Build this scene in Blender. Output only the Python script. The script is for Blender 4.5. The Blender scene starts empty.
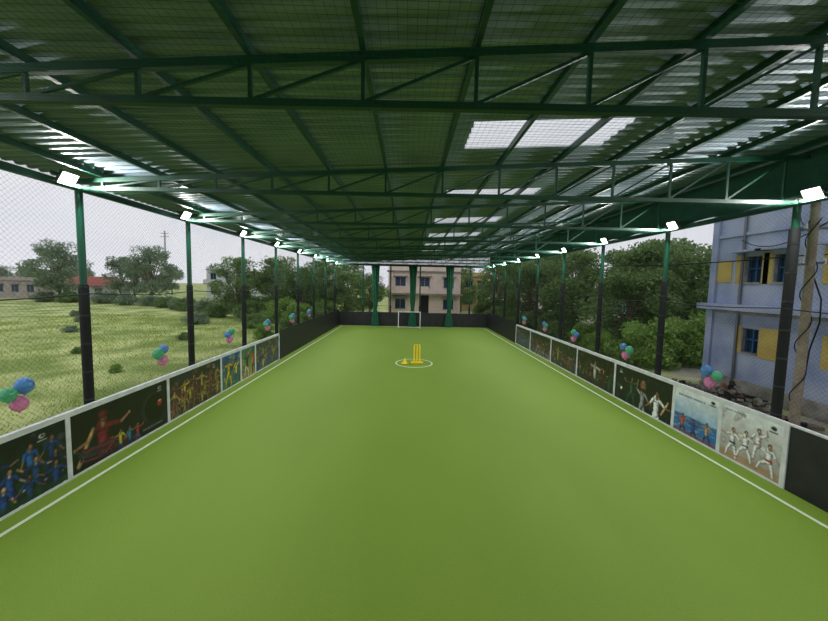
import bpy, math, random
import numpy as np
from mathutils import Vector, Matrix
random.seed(4); np.random.seed(4)
F=340.0; S=F/350.0; CAMH=3.0
sc=bpy.context.scene
sc.view_settings.view_transform='Standard'
sc.view_settings.look='None'
def lin(c): return tuple(((v/255)/12.92 if v/255<=0.04045 else ((v/255+0.055)/1.055)**2.4) for v in c)
# ---------------- materials
def mat(name,col,rough=0.6,metal=0.0,noise=None,col2=None,bump=0.0,bscale=30,spec=0.5,coord='Object',detail=3):
    m=bpy.data.materials.new(name); m.use_nodes=True
    nt=m.node_tree; b=nt.nodes['Principled BSDF']
    c=lin(col); b.inputs['Base Color'].default_value=(*c,1)
    b.inputs['Roughness'].default_value=rough; b.inputs['Metallic'].default_value=metal
    b.inputs['Specular IOR Level'].default_value=spec
    tc=nt.nodes.new('ShaderNodeTexCoord')
    if noise:
        n=nt.nodes.new('ShaderNodeTexNoise'); n.inputs['Scale'].default_value=noise; n.inputs['Detail'].default_value=detail
        nt.links.new(tc.outputs[coord],n.inputs['Vector'])
        r=nt.nodes.new('ShaderNodeValToRGB'); r.color_ramp.elements[0].position=0.35; r.color_ramp.elements[1].position=0.65
        r.color_ramp.elements[0].color=(*c,1); r.color_ramp.elements[1].color=(*lin(col2 or col),1)
        nt.links.new(n.outputs['Fac'],r.inputs['Fac']); nt.links.new(r.outputs['Color'],b.inputs['Base Color'])
    if bump:
        n2=nt.nodes.new('ShaderNodeTexNoise'); n2.inputs['Scale'].default_value=bscale; n2.inputs['Detail'].default_value=4
        nt.links.new(tc.outputs[coord],n2.inputs['Vector'])
        bp=nt.nodes.new('ShaderNodeBump'); bp.inputs['Strength'].default_value=bump; bp.inputs['Distance'].default_value=0.02
        nt.links.new(n2.outputs['Fac'],bp.inputs['Height']); nt.links.new(bp.outputs['Normal'],b.inputs['Normal'])
    return m
def leafmat(name,c1,c2,c3,tf=.45):
    m=bpy.data.materials.new(name); m.use_nodes=True; nt=m.node_tree; b=nt.nodes['Principled BSDF']
    g=nt.nodes.new('ShaderNodeNewGeometry'); r=nt.nodes.new('ShaderNodeValToRGB')
    r.color_ramp.elements[0].color=(*lin(c1),1); r.color_ramp.elements[1].color=(*lin(c3),1)
    e=r.color_ramp.elements.new(0.5); e.color=(*lin(c2),1)
    nt.links.new(g.outputs['Random Per Island'],r.inputs['Fac']); nt.links.new(r.outputs['Color'],b.inputs['Base Color'])
    b.inputs['Roughness'].default_value=0.7
    tr=nt.nodes.new('ShaderNodeBsdfTranslucent'); nt.links.new(r.outputs['Color'],tr.inputs['Color'])
    mx=nt.nodes.new('ShaderNodeMixShader'); mx.inputs[0].default_value=tf
    out=nt.nodes['Material Output']
    nt.links.new(b.outputs[0],mx.inputs[1]); nt.links.new(tr.outputs[0],mx.inputs[2]); nt.links.new(mx.outputs[0],out.inputs['Surface'])
    return m
def emat(name,col,st):
    m=bpy.data.materials.new(name); m.use_nodes=True; nt=m.node_tree; b=nt.nodes['Principled BSDF']
    b.inputs['Emission Color'].default_value=(*col,1); b.inputs['Emission Strength'].default_value=st
    return m
M_green=mat('green_painted_steel',(4,66,48),0.45,0.0,3,(3,54,40))
M_post=mat('green_post_paint',(8,80,56),0.4)
M_foam=mat('black_foam',(18,20,22),0.8)
M_black=mat('black_board',(20,22,25),0.55,0,4,(32,34,38))
M_white=mat('white_paint',(225,228,230),0.5,0,6,(205,208,212))
M_net=mat('net_thread',(14,40,34),0.8)
M_netg=mat('net_thread_green',(8,78,56),0.8)
M_rope=mat('black_rope',(20,22,22),0.9)
M_line=mat('line_paint',(205,222,190),0.8)
M_yel=mat('yellow_plastic',(250,215,10),0.35)
M_grey=mat('grey_metal',(120,124,128),0.4,0.7)
M_house=mat('housing_black',(40,42,45),0.4)
M_trunk=mat('bark',(98,86,72),0.9,0,8,(130,116,98),0.6,20)
M_leafA=leafmat('leaf_dark',(72,100,60),(100,132,78),(136,166,104))
M_leafB=leafmat('leaf_mid',(88,116,68),(116,144,86),(152,178,112))
M_leafC=leafmat('leaf_bright',(108,144,64),(142,178,88),(180,206,122))
M_leafG=leafmat('leaf_greyish',(108,130,104),(136,156,128),(166,182,154))  # leaf colour lightened and greyed to paint in haze on the far trees
M_grass=leafmat('grass_blade',(154,174,94),(178,196,110),(198,210,130),.5)
# ---------------- builder
class B:
    def __init__(s): s.v=[];s.f=[];s.m=[];s.sm=[]
    def add(s,vs,fs,mi=0,smooth=False):
        o=len(s.v); s.v+= [tuple(p) for p in vs]
        for f in fs: s.f.append(tuple(i+o for i in f)); s.m.append(mi); s.sm.append(smooth)
    def box(s,x0,x1,y0,y1,z0,z1,mi=0):
        vs=[(x,y,z) for x in(x0,x1) for y in(y0,y1) for z in(z0,z1)]
        s.add(vs,[(0,1,3,2),(4,6,7,5),(0,4,5,1),(2,3,7,6),(0,2,6,4),(1,5,7,3)],mi)
    def beam(s,p,q,w,h,mi=0,up=(0,0,1)):
        p=Vector(p);q=Vector(q);d=(q-p).normalized();u=Vector(up)
        if abs(d.dot(u))>0.98: u=Vector((0,1,0))
        a=d.cross(u).normalized();c=a.cross(d).normalized()
        vs=[]
        for e in(p,q):
            for i,j in((-1,-1),(1,-1),(1,1),(-1,1)): vs.append(e+a*w/2*i+c*h/2*j)
        s.add(vs,[(3,2,1,0),(4,5,6,7),(0,1,5,4),(1,2,6,5),(2,3,7,6),(3,0,4,7)],mi)
    def tube(s,pts,rad,n=12,mi=0,cap=True,smooth=True):
        pts=[Vector(p) for p in pts]
        if not hasattr(rad,'__len__'): rad=[rad]*len(pts)
        vs=[];fs=[]
        a0=None
        for k,p in enumerate(pts):
            d=(pts[min(k+1,len(pts)-1)]-pts[max(k-1,0)]).normalized()
            if a0 is None:
                a0=d.cross(Vector((0,0,1)) if abs(d.z)<0.9 else Vector((1,0,0))).normalized()
            a=(a0-d*a0.dot(d)).normalized();c=d.cross(a)
            for i in range(n):
                t=2*math.pi*i/n; vs.append(p+(a*math.cos(t)+c*math.sin(t))*rad[k])
        for k in range(len(pts)-1):
            for i in range(n):
                j=(i+1)%n; fs.append((k*n+i,k*n+j,(k+1)*n+j,(k+1)*n+i))
        s.add(vs,fs,mi,smooth)
        if cap:
            s.add([vs[i] for i in range(n)],[tuple(range(n))[::-1]],mi)
            s.add(vs[-n:],[tuple(range(n))],mi)
    def ball(s,c,r,mi=0,n=14,m=10,sx=1,sy=1,sz=1,fn=None):
        vs=[];fs=[]
        for i in range(m+1):
            ph=math.pi*i/m
            for j in range(n):
                th=2*math.pi*j/n
                z=math.cos(ph);k=math.sin(ph)
                if fn: k*=fn(z)
                vs.append((c[0]+r*sx*k*math.cos(th),c[1]+r*sy*k*math.sin(th),c[2]+r*sz*z))
        for i in range(m):
            for j in range(n):
                a=i*n+j;b=i*n+(j+1)%n; fs.append((a,a+n,b+n,b))
        s.add(vs,fs,mi,True)
    def obj(s,name,mats,loc=(0,0,0),parent=None,rot=None):
        me=bpy.data.meshes.new(name); me.from_pydata(s.v,[],s.f)
        for m in mats: me.materials.append(m)
        me.polygons.foreach_set('material_index',s.m); me.polygons.foreach_set('use_smooth',s.sm); me.update()
        o=bpy.data.objects.new(name,me); sc.collection.objects.link(o); o.location=loc
        if rot: o.rotation_euler=rot
        if parent: o.parent=parent
        return o
XL,XR=-4.98,5.82; PL,PR=-5.11,5.95
YF=25.4*S; YB=-3.0
posty=[(5.45+2.68*k)*S for k in range(-3,8)]
OL,OR=.15,-.06
def H(x): return 3+1.56+0.052*(x+5)
BC=3+1.38
# ---------------- floor
def turf():
    m=bpy.data.materials.new('artificial_turf'); m.use_nodes=True; nt=m.node_tree; b=nt.nodes['Principled BSDF']
    tc=nt.nodes.new('ShaderNodeTexCoord')
    n=nt.nodes.new('ShaderNodeTexNoise'); n.inputs['Scale'].default_value=0.5; n.inputs['Detail'].default_value=5
    mp=nt.nodes.new('ShaderNodeMapping'); mp.inputs['Scale'].default_value=(1,0.35,1)
    nt.links.new(tc.outputs['Object'],mp.inputs[0]); nt.links.new(mp.outputs[0],n.inputs['Vector'])
    n2=nt.nodes.new('ShaderNodeTexNoise'); n2.inputs['Scale'].default_value=90; n2.inputs['Detail'].default_value=2
    nt.links.new(tc.outputs['Object'],n2.inputs['Vector'])
    r=nt.nodes.new('ShaderNodeValToRGB'); r.color_ramp.elements[0].position=.3; r.color_ramp.elements[1].position=.7
    r.color_ramp.elements[0].color=(*lin((116,147,46)),1); r.color_ramp.elements[1].color=(*lin((126,155,54)),1)
    nt.links.new(n.outputs['Fac'],r.inputs['Fac'])
    r2=nt.nodes.new('ShaderNodeValToRGB'); r2.color_ramp.elements[0].position=.3; r2.color_ramp.elements[1].position=.7
    r2.color_ramp.elements[0].color=(.76,.79,.7,1); r2.color_ramp.elements[1].color=(1.0,1.0,1.0,1)
    nt.links.new(n2.outputs['Fac'],r2.inputs['Fac'])
    mx=nt.nodes.new('ShaderNodeMix'); mx.data_type='RGBA'; mx.blend_type='MULTIPLY'; mx.inputs[0].default_value=1
    nt.links.new(r.outputs[0],mx.inputs[6]); nt.links.new(r2.outputs[0],mx.inputs[7]); nt.links.new(mx.outputs[2],b.inputs['Base Color'])
    b.inputs['Roughness'].default_value=.7; b.inputs['Specular IOR Level'].default_value=.25
    bp=nt.nodes.new('ShaderNodeBump'); bp.inputs['Strength'].default_value=.4; bp.inputs['Distance'].default_value=.01
    nt.links.new(n2.outputs['Fac'],bp.inputs['Height']); nt.links.new(bp.outputs[0],b.inputs['Normal'])
    return m
b=B(); b.box(XL-.04,XR+.04,YB,YF+.25,-.12,0); b.obj('floor',[turf()])
# markings
b=B()
b.box(-4.70,-4.645,YB,YF-.5,.002,.006); b.box(5.42,5.475,YB,YF-.5,.002,.006); b.box(-4.70,5.475,YF-.5,YF-.44,.002,.006)
CX,CY=.22,13.3*S
def ring(b,cx,cy,r0,r1,z0,z1,n=64):
    vs=[]
    for i in range(n):
        t=2*math.pi*i/n
        for r,z in((r0,z0),(r0,z1),(r1,z1),(r1,z0)): vs.append((cx+r*math.cos(t),cy+r*math.sin(t),z))
    fs=[]
    for i in range(n):
        j=(i+1)%n
        for k in range(4): fs.append((i*4+k,i*4+(k+1)%4,j*4+(k+1)%4,j*4+k))
    b.add(vs,fs)
ring(b,CX+.05,CY,.67,.72,.002,.006)
b.obj('pitch_marking_lines',[M_line])
# stumps
b=B()
b.box(-.24,.24,-.07,.07,.006,.05); b.box(-.18,.18,-.05,.05,.05,.075)
for x in(-.105,0,.105):
    b.tube([(x,0,.07),(x,0,.66),(x,0,.70),(x,0,.72)],[.028,.028,.022,.008],12)
for x in(-.053,.053):
    b.tube([(x-.05,0,.728),(x-.03,0,.728),(x,0,.728),(x+.03,0,.728),(x+.05,0,.728)],[.007,.012,.009,.012,.007],8)
b.obj('cricket_stumps',[M_yel],(CX+.16,CY,0))
b=B()
b.box(-.14,.14,-.1,.1,.006,.02)
b.tube([(0,0,.02),(0,0,.18),(0,0,.2)],[.09,.03,.025],16)
b.obj('training_cone',[M_yel],(CX-.3,CY-.1,0))
# ---------------- walls (kickboards)
def wall(name,xin,sgn,blackh_from):
    b=B(); xo=xin+sgn*.04
    x0,x1=min(xin,xo),max(xin,xo)
    b.box(x0,x1,YB,YF+.04,-.2,1.0,0)
    b.box(min(xin-sgn*.012,xin),max(xin-sgn*.012,xin),blackh_from,YF,0,1.14,0)
    return b.obj(name,[M_black])
wall('wall_left',XL,-1,13.6*S); wall('wall_right',XR,1,18.6*S)
b=B(); b.box(XL-.04,XR+.04,YF,YF+.04,-.2,1.0); 
for x in np.linspace(XL,XR,10): b.box(x-.01,x+.01,YF-.012,YF,0,1.0,1)
b.obj('wall_far',[M_black,M_house])
LS=[(0.9)*S,3.0*S,5.08*S,7.23*S,9.3*S,10.4*S,11.4*S,13.5*S]
RS=[5.08*S,6.2*S,7.33*S,9.5*S,11.7*S,13.9*S,16.3*S,18.5*S]
b=B()
for y in LS: b.box(XL,XL+.022,y-.035,y+.035,.0,1.0)
b.box(XL,XL+.02,LS[0],LS[-1],.95,1.0); b.box(XL,XL+.02,LS[0],LS[-1],0,.035)
b.box(XL-.04,XL+.022,YB,LS[-1],1.0,1.03)
b.obj('trim_left',[M_white])
b=B()
for y in RS: b.box(XR-.022,XR,y-.035,y+.035,.0,1.0)
b.box(XR-.02,XR,RS[0],RS[-1],.95,1.0); b.box(XR-.02,XR,RS[0],RS[-1],0,.035)
b.box(XR-.022,XR+.04,YB,RS[-1],1.0,1.03)
b.obj('trim_right',[M_white])
# ---------------- posters (vertex painted flat prints)
class C:
    def __init__(s,w,h,top,bot):
        s.w=w;s.h=h;s.ny=int(h/.0105);s.nx=int(w/.0105);s.a=w/h
        s.U,s.V=np.meshgrid(np.linspace(0,s.a,s.nx),np.linspace(0,1,s.ny))
        t=s.V[...,None]; s.c=np.array(bot)*(1-t)+np.array(top)*t; s.c=s.c.astype(float)
    def p(s,mask,col,al=1,sh=None):
        col=np.array(col,float)
        if sh is not None: col=col[None,:]*sh[mask][:,None]
        s.c[mask]=s.c[mask]*(1-al)+col*al
    def ell(s,x,y,rx,ry,col,rot=0,al=1):
        c,n=math.cos(rot),math.sin(rot);dx=s.U-x;dy=s.V-y
        q=((dx*c+dy*n)/rx)**2+((-dx*n+dy*c)/ry)**2
        s.p(q<1,col,al,1.12-.5*np.clip(q,0,1)+.3*np.clip((dy-dx)/(rx+ry),-1,1))
    def cap(s,x1,y1,x2,y2,r1,col,r2=None):
        r2=r2 if r2 is not None else r1
        dx,dy=x2-x1,y2-y1;L=dx*dx+dy*dy+1e-9
        t=np.clip(((s.U-x1)*dx+(s.V-y1)*dy)/L,0,1)
        ex=s.U-x1-t*dx;ey=s.V-y1-t*dy;rr=r1+(r2-r1)*t;q=np.hypot(ex,ey)/rr
        fold=.1*np.sin(t*17+q*3+x1*40)
        s.p(q<1,col,1,np.clip(1.05-.5*np.clip(q,0,1)**2-.35*ex/rr+.15*ey/rr+fold,.25,1.3))
    def rect(s,x0,x1,y0,y1,col,al=1): s.p((s.U>x0)&(s.U<x1)&(s.V>y0)&(s.V<y1),col,al)
    def text(s,x,y,w,h,col):
        n=int(w/(h*.9))
        for i in range(n):
            xx=x+i*w/n; s.rect(xx,xx+h*.55,y,y+h,col); 
    def person(s,x,y,h,sh,pa,sk,arm=(-.6,.6),leg=(-.2,.2),hair=(25,18,15),lean=0,shoe=(30,30,30)):
        hip=(x,y+.47*h);neck=(x+lean*h,y+.81*h)
        for sg,a in zip((-1,1),leg):
            k=(hip[0]+sg*.04*h+math.sin(a)*.24*h,hip[1]-math.cos(a)*.24*h)
            f=(k[0]+math.sin(a*.4)*.23*h,k[1]-.22*h)
            s.cap(hip[0]+sg*.04*h,hip[1],*k,.062*h,pa,.042*h); s.cap(*k,*f,.042*h,pa,.026*h); s.cap(*f,f[0]+sg*.05*h,f[1]-.01*h,.022*h,shoe)
        s.cap(*hip,*neck,.075*h,sh,.095*h); s.cap(neck[0]-.085*h,neck[1]-.03*h,neck[0]+.085*h,neck[1]-.03*h,.045*h,sh)
        for sg,a in zip((-1,1),arm):
            so=(neck[0]+sg*.11*h,neck[1]-.03*h);e=(so[0]+math.sin(a)*.16*h,so[1]-math.cos(a)*.16*h)
            ha=(e[0]+math.sin(a*1.5)*.14*h,e[1]-math.cos(a*1.5)*.14*h)
            s.cap(*so,*e,.04*h,sh,.032*h); s.cap(*e,*ha,.026*h,sk,.019*h); s.ell(*ha,.026*h,.026*h,sk)
        s.cap(*neck,neck[0],neck[1]+.05*h,.032*h,sk)
        s.ell(neck[0],neck[1]+.125*h,.056*h,.068*h,hair); s.ell(neck[0]+.006*h,neck[1]+.1*h,.048*h,.062*h,sk)
        s.ell(neck[0]-.014*h,neck[1]+.108*h,.009*h,.006*h,(40,25,20)); s.ell(neck[0]+.024*h,neck[1]+.108*h,.009*h,.006*h,(40,25,20)); s.ell(neck[0]+.006*h,neck[1]+.07*h,.018*h,.006*h,(120,50,45))
    def build(s,name,side,y0,gain=1.0):
        rs=np.random.RandomState(int(y0*100)%9999)
        def vn(k):
            g=rs.rand(int(k)+2,int(k*s.a)+3); ys=s.V*k; xs=s.U*k
            i=np.clip(ys.astype(int),0,g.shape[0]-2); j=np.clip(xs.astype(int),0,g.shape[1]-2); fy=ys-i; fx=xs-j
            return (g[i,j]*(1-fy)+g[i+1,j]*fy)*(1-fx)+(g[i,j+1]*(1-fy)+g[i+1,j+1]*fy)*fx
        n=.55+.3*vn(5)+.3*vn(14)+.2*vn(40)
        if gain>1: n=.95+.15*(n-.95)/.4
        s.c=s.c*n[...,None]
        g=s.c.mean(axis=2,keepdims=True); s.c=g+(s.c-g)*.85
        cc=s.c.copy(); cc[1:-1,1:-1]=(s.c[1:-1,1:-1]*4+s.c[:-2,1:-1]+s.c[2:,1:-1]+s.c[1:-1,:-2]+s.c[1:-1,2:])/8; s.c=cc
        yy=np.linspace(0,s.w,s.nx); zz=np.linspace(0,s.h,s.ny)
        if side=='L': X=XL+.012; ys=y0+yy
        else: X=XR-.012; ys=y0+s.w-yy
        vs=[(X,float(y),.035+float(z)) for z in zz for y in ys]
        nx=s.nx
        fs=[(j*nx+i,j*nx+i+1,(j+1)*nx+i+1,(j+1)*nx+i) for j in range(s.ny-1) for i in range(nx-1)]
        me=bpy.data.meshes.new(name); me.from_pydata(vs,[],fs)
        at=me.color_attributes.new('print','FLOAT_COLOR','POINT')
        cc=np.clip(s.c/255,0,1).reshape(-1,3); l=np.where(cc<=.04045,cc/12.92,((cc+.055)/1.055)**2.4)
        at.data.foreach_set('color',np.concatenate([l,np.ones((len(l),1))],1).astype(np.float32).ravel())
        me.materials.append(M_print); o=bpy.data.objects.new(name,me); sc.collection.objects.link(o)
M_print=bpy.data.materials.new('poster_print'); M_print.use_nodes=True
_n=M_print.node_tree; _a=_n.nodes.new('ShaderNodeVertexColor'); _a.layer_name='print'
_n.links.new(_a.outputs['Color'],_n.nodes['Principled BSDF'].inputs['Base Color']); _n.nodes['Principled BSDF'].inputs['Roughness'].default_value=.35
SK=(156,104,76); SK2=(204,156,124)
def team(c,sh,pa,n,rows=3,alt=None,top=.5):
    for r in range(rows-1,-1,-1):
        m=n+r%2
        for i in range(m):
            x=c.a*(i+.5)/m+random.uniform(-.03,.03)
            base=sh if (alt is None or (i+r)%2) else alt
            k=random.uniform(.7,1.15); s2=tuple(min(255,v*k) for v in base)
            c.person(x,-.22+.2*r,.66+random.uniform(-.04,.04),s2,pa,random.choice([SK,SK2,(120,78,58)]),(-random.uniform(.2,1.8),random.uniform(.2,1.8)),(-.35,.35),shoe=(200,200,200))
def dark(c,n=40,cols=((60,20,30),(20,50,40),(30,35,60))):
    for i in range(n):
        c.ell(random.uniform(0,c.a),random.uniform(0,1),random.uniform(.02,.14),random.uniform(.02,.1),random.choice(cols),random.random()*3,.45)
def logo(c,x,y,col=(235,235,235)):
    c.ell(x,y,.05,.035,col); c.ell(x,y,.03,.018,(30,30,30)); c.rect(x-.07,x+.07,y-.075,y-.055,col)
hP=.915
def seg(L,i): return L[i]+.035, L[i+1]-L[i]-.07
random.seed(9)
y0,w=seg(LS,0); c=C(w,hP,(28,30,36),(30,48,30)); dark(c); team(c,(30,70,140),(24,46,110),6); c.build('sports_poster','L',y0)
y0,w=seg(LS,1); c=C(w,hP,(20,24,30),(34,70,36)); dark(c,60,((40,60,40),(30,40,70),(20,24,30),(90,90,110)))
team(c,(26,58,128),(20,36,90),6,3,(34,78,150)); c.rect(0,c.a,0,.1,(40,84,40),.6); logo(c,c.a*.84,.88); c.build('sports_poster','L',y0)
y0,w=seg(LS,2); c=C(w,hP,(20,20,22),(26,26,28)); dark(c,25,((50,20,24),(30,30,34),(16,16,18)))
c.person(.6,-.55,1.45,(122,22,44),(110,22,40),SK,(-.9,1.4),(-.2,.2),(90,12,30)); c.ell(.6,.82,.1,.075,(114,18,40)); c.cap(.12,.1,.4,.62,.045,(176,140,90))
for i in range(26): c.cap(random.uniform(.1,1.3),random.uniform(0,.3),random.uniform(.1,1.3),random.uniform(0,.35),.02,random.choice([(100,20,34),(60,60,70),(130,40,54),(30,30,40)]))
c.person(.95,-.1,.5,(200,180,50),(40,60,120),SK,(-1.5,.6)); c.person(1.16,-.12,.5,(40,120,150),(30,50,120),SK,(-.5,1.6)); c.person(1.36,-.1,.46,(160,50,60),(40,90,160),SK,(-1.5,1.6))
c.ell(1.8,.5,.34,.34,(44,48,52)); c.ell(1.83,.5,.28,.29,(12,12,14)); c.ell(1.98,.55,.085,.085,(150,24,30)); c.ell(1.98,.6,.05,.015,(220,200,190)); c.text(1.5,.1,.55,.03,(150,150,150)); logo(c,c.a*.9,.88); c.build('sports_poster','L',y0)
y0,w=seg(LS,3); c=C(w,hP,(44,42,48),(60,54,50)); dark(c,60,((130,60,40),(40,60,110),(150,120,60)));team(c,(186,150,60),(110,96,60),6,3,(120,66,60)); logo(c,c.a*.85,.88); c.build('sports_poster','L',y0)
y0,w=seg(LS,4); c=C(w,hP,(40,90,170),(60,120,70)); dark(c,30,((30,60,120),(200,200,80))); c.person(.4,-.02,.9,(230,200,40),(220,180,30),SK,(-1.6,1.2),(-.5,.4)); c.person(.85,-.02,.8,(230,205,60),(40,80,160),SK,(-.7,2.2),(-.3,.6)); c.build('sports_poster','L',y0)
y0,w=seg(LS,5); c=C(w,hP,(30,120,120),(210,170,60)); dark(c,30,((30,90,90),(200,140,60))); c.person(.4,-.02,.9,(30,90,60),(230,225,220),SK2,(-1.2,2.0),(-.5,.2)); c.person(.85,.0,.85,(220,90,40),(40,50,90),SK,(-2,.8),(-.2,.4)); c.build('sports_poster','L',y0)
y0,w=seg(LS,6); c=C(w,hP,(50,52,60),(50,100,60)); dark(c,60,((180,140,60),(200,200,200),(60,60,160))); team(c,(200,180,60),(50,70,150),5,3,(70,90,160)); c.build('sports_poster','L',y0)
# right side
y0,w=seg(RS,0); c=C(w,hP,(240,244,250),(170,158,150)); c.rect(0,c.a,0,.14,(186,150,118)); dark(c,10,((178,172,166),(200,194,188)))
for x,a,l,yb in((.25,(-1.2,.9),(-.5,.3),.02),(.72,(-.5,2.2),(-.2,1.2),.2),(.92,(-1.9,.5),(-1.0,.3),.0),(.5,(-1.5,1.2),(-.7,.5),.06)):
    c.person(x,yb,.6,(255,255,255),(250,250,254),SK2,a,l,(20,18,18),0,SK2); c.rect(x-.055,x+.055,yb+.29,yb+.32,(30,30,110) if x<.8 else (180,20,20))
logo(c,c.a*.86,.9,(60,60,70)); c.text(.08,.92,.4,.03,(80,80,110)); c.build('sports_poster','R',y0,1.2)
y0,w=seg(RS,1); c=C(w,hP,(252,254,255),(90,150,210)); c.rect(0,c.a,.5,.56,(170,205,235)); c.rect(0,c.a,0,.42,(40,114,196))
for i in range(60): c.ell(random.uniform(0,c.a),random.uniform(.02,.42),.07,.012,(150,200,235),0,.6)
for x,y,k in((.25,.2,(240,90,50)),(.55,.16,(60,70,160)),(.88,.22,(200,150,120))): c.person(x,y-.25,.5,k,(30,60,120),SK,(-1.4,1.3),(-.3,.5)); 
c.rect(0,c.a,.0,.08,(180,60,50),.6); c.text(.1,.84,.7,.04,(60,90,150)); logo(c,c.a*.87,.93,(50,70,120)); c.build('sports_poster','R',y0,1.2)
y0,w=seg(RS,2); c=C(w,hP,(20,24,24),(22,34,26)); dark(c,60,((30,60,40),(30,30,34),(50,50,52),(80,84,90)))
c.person(.75,-.05,.85,(50,90,70),(40,80,64),SK,(-1.5,1.9),(-.6,.4)); c.person(1.2,-.3,.95,(150,155,158),(150,150,152),SK,(-2.2,.7),(-.3,.3)); c.ell(1.2,.72,.15,.17,(30,24,20)); c.ell(1.21,.66,.12,.16,(150,100,74)); c.ell(1.17,.69,.015,.01,(30,20,20)); c.ell(1.25,.69,.015,.01,(30,20,20)); c.ell(1.21,.58,.04,.012,(90,40,36)); c.ell(1.21,.55,.08,.04,(50,34,28))
c.person(1.72,-.45,1.15,(236,236,238),(230,230,232),SK,(-.6,1.0),(-.2,.2)); c.cap(1.9,.15,2.1,.5,.035,(200,160,110)); c.ell(.3,.35,.05,.05,(230,230,230)); logo(c,.25,.87); c.build('sports_poster','R',y0)
y0,w=seg(RS,3); c=C(w,hP,(20,22,22),(30,44,32)); dark(c,70,((120,40,40),(40,80,60),(90,80,60)))
team(c,(96,40,44),(50,50,60),5,2,(40,80,62)); c.person(1.2,-.25,1.1,(180,172,164),(60,60,60),SK,(-1.8,1.4)); c.build('sports_poster','R',y0)
y0,w=seg(RS,4); c=C(w,hP,(34,34,36),(60,70,44)); dark(c,70,((130,80,40),(60,100,70),(110,96,80)))
team(c,(130,70,54),(60,60,70),5,2,(60,66,110)); c.person(.7,-.25,1.1,(150,136,66),(60,60,60),SK,(-1.8,1.4)); c.build('sports_poster','R',y0)
y0,w=seg(RS,5); c=C(w,hP,(26,30,34),(40,60,44)); dark(c,60); team(c,(120,50,50),(170,170,170),6,3,(60,70,90)); c.build('sports_poster','R',y0)
y0,w=seg(RS,6); c=C(w,hP,(30,34,30),(60,90,50)); dark(c,60,((160,120,60),(60,80,120))); team(c,(50,80,130),(40,60,110),6,3); c.build('sports_poster','R',y0)
# ---------------- roof
SKY=[(4.22,5.07),(7.15,7.75),(10.2,10.95),(13.2,14.1),(16.3,17.3),(19.6,20.4)]
SKY=[(a*S,c*S) for a,c in SKY]
yy=[]; y=YB; per=.16
while y<YF+1.2:
    yy+=[(y,0),(y+.05,0),(y+.075,.03),(y+.135,.03)]; y+=per
xs=[-5.55,.74,2.66,6.55]
vs=[];fR=[];fS=[]
for (y,dz) in yy:
    for x in xs: vs.append((x,y,H(x)+.05+dz))
n=len(xs)
for i in range(len(yy)-1):
    ym=(yy[i][0]+yy[i+1][0])/2
    for j in range(n-1):
        q=(i*n+j,i*n+j+1,(i+1)*n+j+1,(i+1)*n+j)
        (fS if (j==1 and any(a<ym<c for a,c in SKY)) else fR).append(q)
M_roof=mat('galvanised_sheet',(116,134,148),0.52,0.22,1.5,(134,150,160))
b=B(); b.add(vs,fR); b.obj('roof_sheet',[M_roof])
M_sky=bpy.data.materials.new('translucent_sheet'); M_sky.use_nodes=True; nt=M_sky.node_tree
tl=nt.nodes.new('ShaderNodeBsdfTranslucent'); tl.inputs[0].default_value=(.95,.97,1,1)
tp=nt.nodes.new('ShaderNodeBsdfTransparent'); mx=nt.nodes.new('ShaderNodeMixShader'); mx.inputs[0].default_value=.5
nt.links.new(tl.outputs[0],mx.inputs[1]); nt.links.new(tp.outputs[0],mx.inputs[2]); nt.links.new(mx.outputs[0],nt.nodes['Material Output'].inputs['Surface'])
b=B(); b.add(vs,fS); b.obj('roof_skylight_panels',[M_sky])
purx=[-.38+.87*k for k in range(-6,8)]
b=B()
for x in purx: b.beam((x,YB,H(x)+.01),(x,YF+1,H(x)+.01),.045,.075)
b.obj('roof_purlins',[M_green])
def yat(y,x): return y+OL+(OR-OL)*(x-PL)/(PR-PL)
for y in posty:
    b=B()
    a=PL-.1;c=PR+.1
    b.beam((a,yat(y,a),BC),(c,yat(y,c),BC),.055,.055)
    a=PL-.4;c=PR+.5
    b.beam((a,yat(y,a),H(a)-.07),(c,yat(y,c),H(c)-.07),.055,.065)
    for k,x in enumerate(purx):
        if x<PL: continue
        yx=yat(y,x)
        b.beam((x,yx,BC),(x,yx,H(x)-.07),.03,.03)
        if k+1<len(purx):
            x2=purx[k+1]; b.beam((x,yx,BC+.02),(x2,yat(y,x2),H(x2)-.09),.024,.024,up=(0,1,0))
    b.obj('roof_truss',[M_green])
b=B()
for x in(PL,PR): b.beam((x,YB,BC+.0),(x,YF+.2,BC+.0),.06,.09)
b.beam((PL,YF+.15,BC),(PR,YF+.15,BC),.08,.1)
b.obj('eave_beams',[M_green])
M_cloth=mat('green_shade_cloth',(14,66,50),.9,0,5,(10,50,40))
def fascia(name,x,zb,zt):
    b=B();vs=[];fs=[];n=int((YF-YB+1)/.12)
    for i in range(n+1):
        y=YB+i*.12
        vs.append((x+.015*math.sin(i*1.3),y,zb+.02*math.sin(i*.7))); vs.append((x,y,zt))
    for i in range(n): fs.append((2*i,2*i+1,2*i+3,2*i+2))
    b.add(vs,fs); b.obj(name,[M_cloth])
fascia('shade_cloth_right',PR+.1,4.46,H(PR)+.03)
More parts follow.
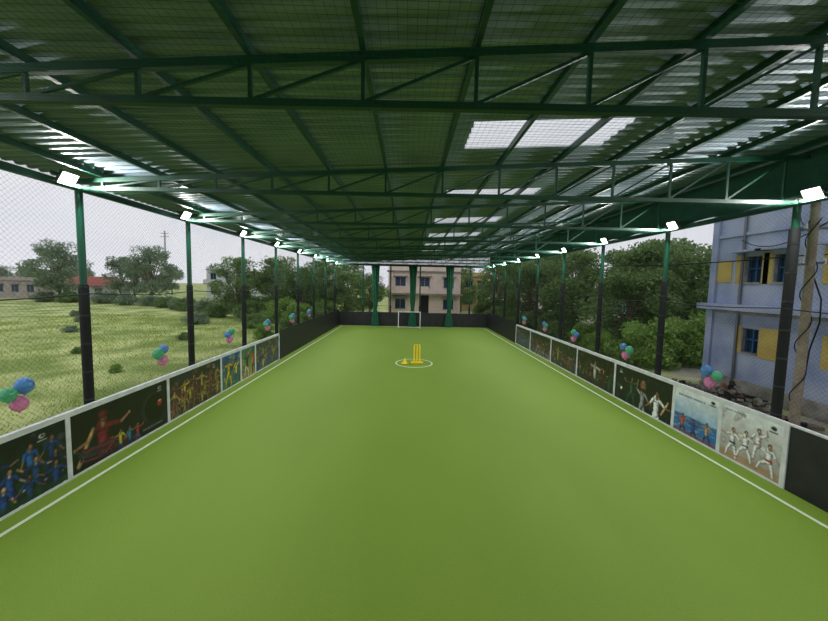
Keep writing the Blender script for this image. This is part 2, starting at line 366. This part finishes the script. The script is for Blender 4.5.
# ---------------- nets
def net(name,o,u,v,U,V,p,t,m,diag=True):
    o=Vector(o);u=Vector(u);v=Vector(v);nrm=u.cross(v).normalized();b=B()
    def sg(a,c):
        A=o+u*a[0]+v*a[1];Cc=o+u*c[0]+v*c[1];d=(Cc-A).normalized();s=d.cross(nrm)
        vs=[]
        for e in(A,Cc):
            vs+=[e+s*t*.5,e-s*t*.5,e+nrm*t*.8]
        b.add(vs,[(0,1,4,3),(1,2,5,4),(2,0,3,5)])
    if diag:
        q=p*math.sqrt(2)
        k=-V
        while k<U:
            a0=max(0,-k);a1=min(V,U-k)
            ns=max(1,int((a1-a0)/.3))
            for i in range(ns):
                s0=a0+(a1-a0)*i/ns;s1=a0+(a1-a0)*(i+1)/ns
                sg((k+s0,s0),(k+s1,s1)); sg((k+s0,V-s0),(k+s1,V-s1))
            k+=q
    else:
        for i in range(int(U/p)+1): sg((i*p,0),(i*p,V))
        for i in range(int(V/p)+1): sg((0,i*p),(U,i*p))
    return b.obj(name,[m])
net('safety_net_left',(XL-.02,-1,1.04),(0,1,0),(0,0,1),YF+1,3.26,.05,.0018,M_net)
net('safety_net_right',(XR+.02,-1,1.04),(0,1,0),(0,0,1),YF+1,3.26,.05,.0018,M_net)
net('safety_net_far',(XL,YF+.02,1.04),(1,0,0),(0,0,1),XR-XL,3.26,.05,.003,M_net)
net('ceiling_net',(XL,-1,BC-.05),(1,0,0),(0,1,0),XR-XL,YF+1,.05,.0022,M_netg,False)
b=B()
for x,o in((XL+.0,OL),(XR-.0,OR)):
    pts=[]
    for a,c in zip(posty[2:-1],posty[3:]):
        for t in np.linspace(0,1,7)[:-1]: pts.append((x,o+a+(c-a)*t,2.76-.05*math.sin(math.pi*t)))
    b.tube(pts,.009,6)
b.obj('net_support_ropes',[M_rope])
# ---------------- posts and floodlights
def post(x,y,sh,sx):
    b=B()
    b.box(-.08,.08,-.1,.1,-.2,-.185,0)
    b.tube([(0,0,-.19),(0,0,BC+.1)],.048,16,0)
    b.tube([(0,0,.3),(0,0,sh-.03),(0,0,sh)],[.066,.066,.055],16,1)
    for z in np.arange(.6,sh,.45): b.tube([(0,0,z),(0,0,z+.03)],.0685,16,2)
    b.box(-.09,.09,-.09,.09,BC+.085,BC+.1,0)
    b.obj('fence_post',[M_post,M_foam,M_house],(x,y,0))
M_lamp=emat('lamp_glow',(1,1,.98),12)
TILT=58
def flood(x,y,sx):
    e=bpy.data.objects.new('floodlight',None); sc.collection.objects.link(e); e.location=(x,y-.34,4.42)
    b=B()
    b.box(-.12,.12,-.095,.095,0,.035,0)
    for i in range(8): b.box(-.1+i*.026,-.092+i*.026,-.085,.085,.035,.06,0)
    b.beam((-.135,0,.0),(-.135,0,.12),.01,.03,0); b.beam((.135,0,.0),(.135,0,.12),.01,.03,0); b.beam((-.14,0,.12),(.14,0,.12),.03,.01,0)
    b.box(-.11,.11,-.085,.085,-.01,0,1)
    o=b.obj('lamp_body',[M_house,M_lamp],parent=e)
    rot=Matrix.Rotation(math.pi/2,4,'Z') 
    R=Matrix.Rotation(-sx*math.radians(TILT),4,'Y')
    o.rotation_euler=(R@rot).to_euler()
    b=B(); b.beam((0,.03,.05),(-sx*.1,.33,.02),.02,.02); b.obj('lamp_arm',[M_grey],parent=e)
    l=bpy.data.lights.new('flood_lamp','AREA'); l.shape='RECTANGLE'; l.size=.2; l.size_y=.15; l.energy=LE; l.color=(1,1,.98)
    lo=bpy.data.objects.new('lamp_light',l); sc.collection.objects.link(lo); lo.parent=e
    lo.matrix_local=Matrix.Translation(R@Vector((0,0,-.03)))@R@rot
LE=72
for i,y in enumerate(posty):
    post(PL,y+OL,2.9,1); post(PR,y+OR,4.0 if i==3 else 3.2,-1)
    if y>1: flood(PL+.18,y+OL,1); flood(PR-.18,y+OR,-1)
for x in(-3.3,-1.3,.85,3.1,4.5):
    post(x,YF+.17,1.5,0)
# ---------------- gathered curtains
M_curt=mat('green_net_cloth',(10,96,66),.85,0,14,(6,66,46))
def curtain(x,y):
    b=B();n=48;vs=[];fs=[]
    prof=[(4.3,.26),(3.9,.22),(3.2,.19),(2.4,.17),(1.7,.15),(1.35,.11),(1.25,.09),(1.1,.13),(.7,.2),(.3,.24),(.02,.26)]
    for z,r in prof:
        for i in range(n):
            t=2*math.pi*i/n; rr=r*(1+.22*math.sin(9*t+z*.8))
            vs.append((rr*math.cos(t),rr*.5*math.sin(t),z))
    for k in range(len(prof)-1):
        for i in range(n):
            j=(i+1)%n; fs.append((k*n+i,(k+1)*n+i,(k+1)*n+j,k*n+j))
    b.add(vs,fs,0,True); b.tube([(0,0,1.2),(0,0,1.3)],.13,16,0)
    b.obj('gathered_net_curtain',[M_curt],(x,y,0))
for x in(-2.35,.32,2.95): curtain(x,YF-.3)
b=B()
for x in(-.75,.75): b.tube([(x,0,0),(x,0,1.15)],.03,10); b.tube([(x,0,.03),(x,.45,.03)],.02,8); b.tube([(x,.45,.03),(x,0,1.0)],.015,8)
b.tube([(-.78,0,1.15),(.78,0,1.15)],.03,10); b.tube([(-.75,.45,.03),(.75,.45,.03)],.02,8)
b.obj('goal_frame',[M_white],(.1,YF-1.3,0))
# ---------------- balloons
BC3=[mat('balloon_green',(90,190,140),.25),mat('balloon_blue',(90,150,220),.25),mat('balloon_pink',(240,140,190),.25),mat('balloon_red',(230,110,140),.25)]
def balloons(x,y,z,seed,sx):
    random.seed(seed); b=B()
    for k,(dy,dz) in enumerate(((-.11,.02),(.1,.08),(.02,-.14))):
        r=random.uniform(.085,.105); c=(random.uniform(-.02,.02),dy,dz)
        mi=[0,1,2][k] if seed%3 else [1,0,2][k]
        b.ball(c,r,mi,18,12,1,1,1.12,lambda zz:1-.1*(zz<0)*(-zz))
        b.tube([(c[0],c[1],c[2]-r*1.1),(c[0],c[1],c[2]-r*1.1-.02)],[.008,.016],8,mi)
        b.tube([(c[0],c[1],c[2]-r*1.1),(0,0,0),(sx*.12,0,.05)],.003,5,mi)
    b.obj('balloon_cluster',BC3,(x,y,z))
for i,y in enumerate((4.6,7.3,10.1,12.8,15.5,18.2)): balloons(XL-.15,y*S,1.46,i+1,1)
for i,y in enumerate((6.65,9.35,12.3,15.0,17.8)): balloons(XR+.15,y*S,1.35,i+1,-1)
# ---------------- outside ground
def ground():
    m=bpy.data.materials.new('field_ground'); m.use_nodes=True; nt=m.node_tree; b=nt.nodes['Principled BSDF']; b.inputs['Roughness'].default_value=.95
    tc=nt.nodes.new('ShaderNodeTexCoord')
    def noise(s,d=5):
        n=nt.nodes.new('ShaderNodeTexNoise'); n.inputs['Scale'].default_value=s; n.inputs['Detail'].default_value=d
        nt.links.new(tc.outputs['Object'],n.inputs['Vector']); return n
    def ramp(n,p0,c0,p1,c1):
        r=nt.nodes.new('ShaderNodeValToRGB'); r.color_ramp.elements[0].position=p0; r.color_ramp.elements[1].position=p1
        r.color_ramp.elements[0].color=(*lin(c0),1); r.color_ramp.elements[1].color=(*lin(c1),1); nt.links.new(n,r.inputs[0]); return r
    g1=ramp(noise(.45,10).outputs['Fac'],.4,(126,148,72),.6,(194,204,132))
    d1=ramp(noise(1.2).outputs['Fac'],.35,(150,142,128),.65,(184,178,166))
    sx=nt.nodes.new('ShaderNodeSeparateXYZ'); nt.links.new(tc.outputs['Object'],sx.inputs[0])
    mr=nt.nodes.new('ShaderNodeMapRange'); mr.inputs[1].default_value=3; mr.inputs[2].default_value=6; nt.links.new(sx.outputs['X'],mr.inputs[0])
    n3=ramp(noise(.35).outputs['Fac'],.5,(255,255,255),.62,(90,90,90))
    mu=nt.nodes.new('ShaderNodeMath'); mu.operation='MULTIPLY'; nt.links.new(mr.outputs[0],mu.inputs[0]); nt.links.new(n3.outputs[0],mu.inputs[1])
    mx=nt.nodes.new('ShaderNodeMix'); mx.data_type='RGBA'; nt.links.new(mu.outputs[0],mx.inputs[0]); nt.links.new(g1.outputs[0],mx.inputs[6]); nt.links.new(d1.outputs[0],mx.inputs[7])
    nt.links.new(mx.outputs[2],b.inputs['Base Color'])
    return m
b=B(); b.add([(-300,-60,-.2),(300,-60,-.2),(300,400,-.2),(-300,400,-.2)],[(0,1,2,3)]); b.obj('ground',[ground()])
def grass():
    N=40000
    r=np.random.rand(N); x=-5.4-(r**1.5)*24; y=1+np.random.rand(N)*30
    # clumped: taller tufts in patches
    pk=np.sin(x*1.3+np.sin(y*.7)*2)*np.sin(y*1.1+np.sin(x*.9)*2)
    d=np.hypot(x,y); h=(.03+.07*np.random.rand(N))*(1+1.2*np.clip(pk,0,1)); w=.008+.0008*d
    t=np.random.rand(N)*6.28; lx=(np.random.rand(N)-.5)*.12; ly=(np.random.rand(N)-.5)*.12
    dx=np.cos(t)*w;dy=np.sin(t)*w
    v=np.stack([np.stack([x-dx,y-dy,np.full(N,-.21)],1),np.stack([x+dx,y+dy,np.full(N,-.21)],1),np.stack([x+lx+dx*.2,y+ly,-.2+h],1)],1).reshape(-1,3)
    me=bpy.data.meshes.new('field_grass'); me.from_pydata(v.tolist(),[],np.arange(N*3).reshape(-1,3).tolist()); me.materials.append(M_grass)
    o=bpy.data.objects.new('field_grass',me); sc.collection.objects.link(o)
grass()
# ---------------- trees
def leaves(cent,rad,N,ls,rng,flat=.75):
    k=rng.integers(0,len(cent),N)
    d=rng.normal(size=(N,3)); d/=np.linalg.norm(d,axis=1)[:,None]
    r=rad[k]*(.55+.6*rng.random(N)); p=cent[k]+d*r[:,None]*np.array([1,1,flat])
    a=rng.normal(size=(N,3)); a/=np.linalg.norm(a,axis=1)[:,None]
    c=np.cross(a,rng.normal(size=(N,3))); c/=np.linalg.norm(c,axis=1)[:,None]
    s=(ls*(.6+.8*rng.random(N)))[:,None]
    return np.stack([p-a*s,p+c*s*.45,p+a*s,p-c*s*.45],1).reshape(-1,3)
def tree_mesh(nm,h,w,seed,lm,N=9000,ls=.12,trunk=True,low=.2):
    rng=np.random.default_rng(seed); b=B()
    nc=34
    cent=[];rad=[]
    for i in range(nc):
        z=h*(low+(1-low)*(.05+.85*rng.random())); t=rng.random()*6.28
        q=max(.25,1-abs((z/h-low)/(1-low)-.4)*1.1); rr=w/2*q*math.sqrt(rng.random())*.95
        cent.append((rr*math.cos(t),rr*math.sin(t),z)); rad.append(w*.13*(.6+.8*rng.random()))
    cent=np.array(cent);rad=np.array(rad)
    if trunk:
        b.tube([(0,0,0),(.05,0,h*.2),(-.05,.05,h*.45),(0,0,h*.75)],[h*.022,h*.018,h*.014,h*.006],8)
        for i in range(0,nc,2):
            c=cent[i]; z0=h*(.1+.35*rng.random()); b.tube([(0,0,z0),(c[0]*.5,c[1]*.5,(z0+c[2])*.5+.1),tuple(c)],[h*.009,h*.007,h*.003],6)
    else:
        for i in range(0,nc,2):
            c=cent[i]; b.tube([(c[0]*.4,c[1]*.4,0),(c[0]*.7,c[1]*.7,c[2]*.5),tuple(c)],[.02,.015,.006],5)
    v=leaves(cent,rad,N,ls,rng)
    if not trunk: v[:,2]=np.abs(v[:,2])
    o=len(b.v); b.v+=v.tolist()
    n=len(v)//4
    b.f+=[(o+4*i,o+4*i+1,o+4*i+2,o+4*i+3) for i in range(n)]; b.m+=[1]*n; b.sm+=[False]*n
    me=bpy.data.meshes.new(nm); me.from_pydata(b.v,[],b.f)
    me.materials.append(M_trunk); me.materials.append(lm)
    me.polygons.foreach_set('material_index',b.m); me.polygons.foreach_set('use_smooth',b.sm)
    return me
T=[tree_mesh('tree_a',7,6.5,1,M_leafA),tree_mesh('tree_b',7,6,2,M_leafB),tree_mesh('tree_c',7,6.5,3,M_leafG),tree_mesh('tree_d',7,7.5,5,M_leafB,16000,.11,True,.1),tree_mesh('tree_e',7,5,6,M_leafG,6000)]
SB=[tree_mesh('bush_a',1.8,3.2,7,M_leafC,8000,.07,False,.0),tree_mesh('bush_b',1.6,3.4,8,M_leafB,6000,.08,False,.0),tree_mesh('bush_c',2,3.4,9,M_leafA,6000,.08,False,.0),tree_mesh('bush_d',1.6,4,10,M_leafG,6000,.09,False,.0)]
def put(nm,me,x,y,s,sz=1,r=None):
    o=bpy.data.objects.new(nm,me); sc.collection.objects.link(o); o.location=(x,y*S,-.2); o.scale=(s,s,s*sz); o.rotation_euler=(0,0,random.random()*6.28 if r is None else r)
random.seed(21)
# left trees
for x,y,s,k in((-47,48,1.15,2),(-42,52,.95,4),(-34,47,1.1,2),(-38.5,50,.8,4),(-15,31,.78,1),(-11.8,32,.8,1),(-60,62,.9,2),(-67,64,.7,4),(-24,64,.8,2),(-19.5,52,.85,2),(-10,40,.85,1),(-6.5,38,.8,1),(-9,30,.66,0),(-7.8,33.5,.72,1),(-5.2,30,.62,1),(-3.6,33,.62,1),(-75,66,.75,2),(-52,78,.9,2),(-44,82,.9,4),(-90,84,.8,2),(-29,74,.75,2),(-105,84,.9,2),(-82,90,.9,2),(-68,92,.9,2),(-120,90,.9,2),(-36,84,.8,2),(-22,76,.8,2),(-16,60,.8,2),(-13,50,.8,2)):
    put('tree',T[k],x,y,s)
for x,y,s,k in((-15.5,26,.5,3),(-10.5,24.5,.6,1),(-8,26,.9,0),(-17,31,.7,1),(-20,35,.8,3),(-25,39,.8,3),(-28,41,.8,1),(-31,43,.8,3),(-35,44,.8,3),(-23,37,.8,1),(-7.5,22.5,.6,1),(-39,46,.9,3),(-44,46.5,.9,1),(-48,47,.8,3),(-12.5,29,1.0,1),(-8,19.5,.45,0),(-18,38,1.1,3),(-7,29,1.0,0),(-14,34,1.1,1),(-10,28,1.0,0),(-6.6,26,.8,1),(-66,52,.8,3),(-11,36,1.2,1),(-15,40,1.2,3),(-20,21,.22,3),(-14,15,.18,1),(-24,26,.25,3),(-10,12,.15,0),(-28,30,.3,3),(-12,19,.25,1)):
    put('bush',SB[k],x,y,s)
# right trees
for x,y,s,k in((13.5,20,.9,3),(11,23,.84,1),(9.5,27,.82,3),(17.5,20.5,.92,3),(13,29,.95,0),(8.5,33,.8,1),(19,27,1.0,0),(11,37,.9,3),(6.5,43,.8,1),(24,33,1.1,3),(15,38,1.05,0),(11.5,18,.66,3),(21.5,22,.8,1)):
    put('tree',T[k],x,y,s)
for x,y,s,k in((10.4,14.8,1.0,0),(12.6,15.2,1.1,0),(9.4,16.8,.6,0),(9,21,.7,1),(8.6,25,.9,1),(15,16.4,1.1,0),(8,30,1.0,1),(7.6,34,1.0,1),(17.5,17.5,1.2,1),(9.9,19,.7,0),(10.2,23,1.0,1),(13,19.4,1.2,1)):
    put('bush',SB[k],x,y,s)
# ---------------- buildings
M_blue=mat('pale_blue_wall',(132,148,184),.85,0,.9,(176,186,208),detail=8)
M_yw=mat('yellow_wall',(206,184,104),.8,0,2,(186,162,84))
M_glass=mat('dark_glass',(38,62,92),.15,0)
M_shut=mat('blue_shutter',(44,92,140),.5)
M_dark=mat('dark_interior',(36,34,34),.9)
M_conc=mat('concrete',(128,124,118),.9,0,3,(160,156,150),.4)
b=B()
bx=10.45; ye=11.95*S; ys=1.0
def facade(b,bx,ys,ye,zs,holes):
    Ys=sorted({ys,ye}|{h[0] for h in holes}|{h[1] for h in holes}); Zs=sorted(set(zs)|{h[2] for h in holes}|{h[3] for h in holes})
    for a,c in zip(Ys,Ys[1:]):
        for d,e in zip(Zs,Zs[1:]):
            my,mz=(a+c)/2,(d+e)/2
            if any(h[0]<my<h[1] and h[2]<mz<h[3] for h in holes): continue
            b.add([(bx,a,d),(bx,a,e),(bx,c,e),(bx,c,d)],[(0,1,2,3)],0)
wins=[]
y=ye-1.65
while y>1.6:
    wins+= [(y,y+.52,3.3,4.1),(y-.72,y-.32,3.3,4.1),(y-.1,y+.42,1.15,1.9)]; y-=2.3
holes=wins
facade(b,bx,ys,ye,[-.2,6.6],holes)
for (a,c,d,e) in holes:
    b.box(bx+.18,bx+.2,a,c,d,e,3)
    for t in(a,c-.04,(a+c)/2-.02): b.box(bx+.1,bx+.14,t,t+.04,d,e,2)
    b.box(bx+.1,bx+.14,a,c,(d+e)/2,(d+e)/2+.04,2)
    b.box(bx,bx+.2,a-.001,a+.02,d,e,4); b.box(bx,bx+.2,c-.02,c+.001,d,e,4); b.box(bx-.05,bx+.2,a,c,d-.05,d,4); b.box(bx,bx+.2,a,c,e-.02,e,4)
    lo=d<2
    b.box(bx-.02,bx,c+.02,c+(.22 if lo else .27),d-.05,e+.05,1)
    b.box(bx-.02,bx,a-(.75 if lo else .2),a-.02,d-(.1 if lo else .05),e+.05,1)
    if d>2: b.box(bx-.3,bx,a-.2,c+.3,e+.12,e+.18,0)
b.box(bx-.02,bx,ye-.72,ye-.14,3.3,4.0,1)
b.box(bx+.21,bx+7,ys,ye,-.2,6.6,0); b.box(bx,bx+.21,ye-.02,ye,-.2,6.6,0); b.box(bx,bx+.21,ys,ys+.02,-.2,6.6,0)
b.box(bx-.45,bx,ys,ye,2.42,2.6,0); b.box(bx-.06,bx,ys,ye,2.3,2.42,4)
b.box(bx-.06,bx,ys,ye,4.75,4.85,0); b.box(bx-.12,bx+7,ys-.1,ye+.1,5.6,5.75,0); b.box(bx-.05,bx+7,ys,ye+.05,6.6,6.7,4)
for y in(ye-.12,ye-4,ye-7.6): b.box(bx-.08,bx,y-.1,y+.12,-.2,6.6,0)
b.tube([(bx-.06,ye-1.1,-.2),(bx-.06,ye-1.1,5.6)],.04,8,5)
b.box(bx-.06,bx-.0,ys,ye,-.2,.25,4)
b.obj('blue_apartment_building',[M_blue,M_yw,M_shut,M_glass,M_conc,M_grey])
def house(name,x0,x1,y0,y1,h,wallm,roof='flat',floors=1,mats=None):
    b=B(); b.box(x0,x1,y0,y1,-.2,h,0)
    fh=h/floors; n=max(2,int((x1-x0)/2.2))
    for f in range(floors):
        zb=f*fh
        for i in range(n):
            cx=x0+(i+.5)*(x1-x0)/n
            if f==0 and i==n//2:
                b.box(cx-.45,cx+.45,y0-.03,y0,-.2,2.0,2); b.box(cx-.5,cx+.5,y0-.05,y0-.0,2.0,2.08,3)
            else:
                b.box(cx-.5,cx+.5,y0-.02,y0,zb+fh*.32,zb+fh*.75,1)
                b.box(cx-.03,cx+.03,y0-.05,y0-.02,zb+fh*.32,zb+fh*.75,3); b.box(cx-.56,cx+.56,y0-.06,y0,zb+fh*.28,zb+fh*.32,3)
                b.box(cx-.7,cx+.7,y0-.45,y0,zb+fh*.78,zb+fh*.82,3)
        if f: 
            b.box(x0-.1,x1+.1,y0-.9,y0,zb-.1,zb+.05,3)
            b.box(x0-.1,x0+(x1-x0)*.55,y0-.92,y0-.86,zb+.05,zb+.75,0)
    if roof=='flat':
        b.box(x0-.15,x1+.15,y0-.2,y1+.15,h,h+.12,3); b.box(x0,x1,y0,y0+.12,h+.12,h+.6,0)
    else:
        z=h+1.3
        b.add([(x0-.3,y0-.4,h-.1),(x1+.3,y0-.4,h-.1),(x1+.3,y1+.4,h-.1),(x0-.3,y1+.4,h-.1),(x0+.5,(y0+y1)/2,z),(x1-.5,(y0+y1)/2,z)],[(0,1,5,4),(1,2,5),(2,3,4,5),(3,0,4)],4)
    b.obj(name,[wallm,M_glass,M_dark,M_conc,mat('terracotta_roof',(170,96,80),.8,0,6,(140,80,70))])
M_pink=mat('cream_wall',(238,220,208),.85,0,1,(224,202,190))
M_wh=mat('whitewashed_wall',(226,228,230),.85,0,.6,(206,208,212))
house('beige_house',-2.0,5.2,35*S,39*S,4.3,M_pink,'flat',2)
house('yellow_house',7.0,10.5,46*S,50*S,4.2,mat('ochre_wall',(206,180,120),.85),'flat',2)
house('white_block',-37,-32,65*S,70*S,5.0,M_wh,'flat',2)
house('grey_shed',-72,-56,54*S,58*S,2.4,mat('grey_wall',(160,150,146),.85,0,1,(180,170,166)),'flat',1)
house('tiled_cottage',-52,-45,53*S,58*S,2.0,M_wh,'hip',1)
house('distant_white_house',-29.5,-25,56*S,60*S,4.4,M_wh,'flat',2)
house('blue_tower_house',26,32,39*S,44*S,7.5,mat('teal_wall',(130,190,210),.8),'flat',3)
# ---------------- poles
def pole(x,y,h,r,name,m):
    b=B(); b.tube([(0,0,-.2),(0,0,h)],[r,r*.7],12,0)
    for z in(h-.4,h-.9): b.beam((-.6,0,z),(.6,0,z),.06,.06,1); [b.tube([(q,0,z+.03),(q,0,z+.09),(q,0,z+.13)],[.02,.04,.02],8,2) for q in(-.5,0,.5)]
    b.obj(name,[m,M_grey,M_white],(x,y*S,0))
M_wood=mat('weathered_pole',(138,126,110),.9,0,9,(160,148,132),.4)
b=B(); b.tube([(0,0,-.2),(.02,0,2),(-.02,0,5.0)],[.075,.068,.06],14,0)
for z in(4.1,3.5): b.beam((-.2,0,z),(.3,0,z+.05),.04,.04,1); [b.tube([(q,0,z+.02),(q,0,z+.12)],[.03,.02],8,2) for q in(-.15,.25)]
pts=[(.085*math.cos(t*1.7),.085*math.sin(t*1.7),.8+t*.25) for t in np.linspace(0,14,70)]
b.tube(pts,.008,6,3)
b.tube([(.08,0,3.3),(.14,-.1,2.9),(.16,-.1,2.5),(.09,-.05,2.0),(.09,0,1.2)],.012,6,3)
b.obj('wooden_utility_pole',[M_wood,M_grey,M_white,M_rope],(7.04,6.07*S,0))
pole(-37.5,55,10.5,.16,'electricity_pole',mat('pale_concrete',(190,190,190),.8))
b=B()
def wire(p,q,sag):
    p=Vector(p);q=Vector(q); b.tube([p.lerp(q,t)-Vector((0,0,4*sag*t*(1-t))) for t in np.linspace(0,1,14)],.012,5)
wire((6.95,6.07*S,4.25),(bx-.15,9,5.2),.2); wire((7.28,6.07*S,4.25),(bx-.15,10.5,4.6),.3); wire((6.9,6.07*S,3.66),(8.5,24,5.5),.5); wire((7.28,6.07*S,3.68),(bx-.15,7,4.9),.2)
b.obj('overhead_wires',[M_rope])
random.seed(5); b=B()
for i in range(150):
    t=random.random()*6.28; r=abs(random.gauss(0,.55)); x=math.cos(t)*r*.4; y=math.sin(t)*r*1.9
    z=max(0,.5-.5*r)*random.random()-.2
    p=Vector((x,y,z+.06)); q=p+Vector((random.uniform(-.22,.22),random.uniform(-.22,.22),random.uniform(-.05,.15)))
    b.beam(p,q,random.uniform(.05,.14),random.uniform(.04,.1),random.choice([0,1,2,2,3]))
b.obj('debris_pile',[M_dark,mat('brick',(140,94,76),.9),M_conc,M_trunk],(9.3,9.6*S,0))
# ---------------- world
w=bpy.data.worlds.new('overcast'); sc.world=w; w.use_nodes=True; nt=w.node_tree; bg=nt.nodes['Background']
tc=nt.nodes.new('ShaderNodeTexCoord'); n=nt.nodes.new('ShaderNodeTexNoise'); n.inputs['Scale'].default_value=2.2; n.inputs['Detail'].default_value=5
mp=nt.nodes.new('ShaderNodeMapping'); mp.inputs['Scale'].default_value=(1,1,3); nt.links.new(tc.outputs['Generated'],mp.inputs[0]); nt.links.new(mp.outputs[0],n.inputs['Vector'])
r=nt.nodes.new('ShaderNodeValToRGB'); r.color_ramp.elements[0].position=.3; r.color_ramp.elements[1].position=.7
r.color_ramp.elements[0].color=(.74,.76,.83,1); r.color_ramp.elements[1].color=(.86,.86,.9,1)
nt.links.new(n.outputs['Fac'],r.inputs[0]); nt.links.new(r.outputs[0],bg.inputs['Color']); bg.inputs['Strength'].default_value=1.0
# ---------------- camera
cam=bpy.data.cameras.new('camera'); co=bpy.data.objects.new('camera',cam); sc.collection.objects.link(co); sc.camera=co
cam.sensor_width=36; cam.lens=F/828*36; cam.clip_start=.02; cam.clip_end=1000
rr=math.radians(1.2)
Yc=Vector((408.5-414,310.5-285,-F)).normalized(); x0=Vector((math.cos(rr),-math.sin(rr),0))
Xc=(x0-Yc*x0.dot(Yc)).normalized(); Zc=Xc.cross(Yc)
co.matrix_world=Matrix.Translation((0,0,CAMH))@Matrix((Xc,Yc,Zc)).to_4x4()
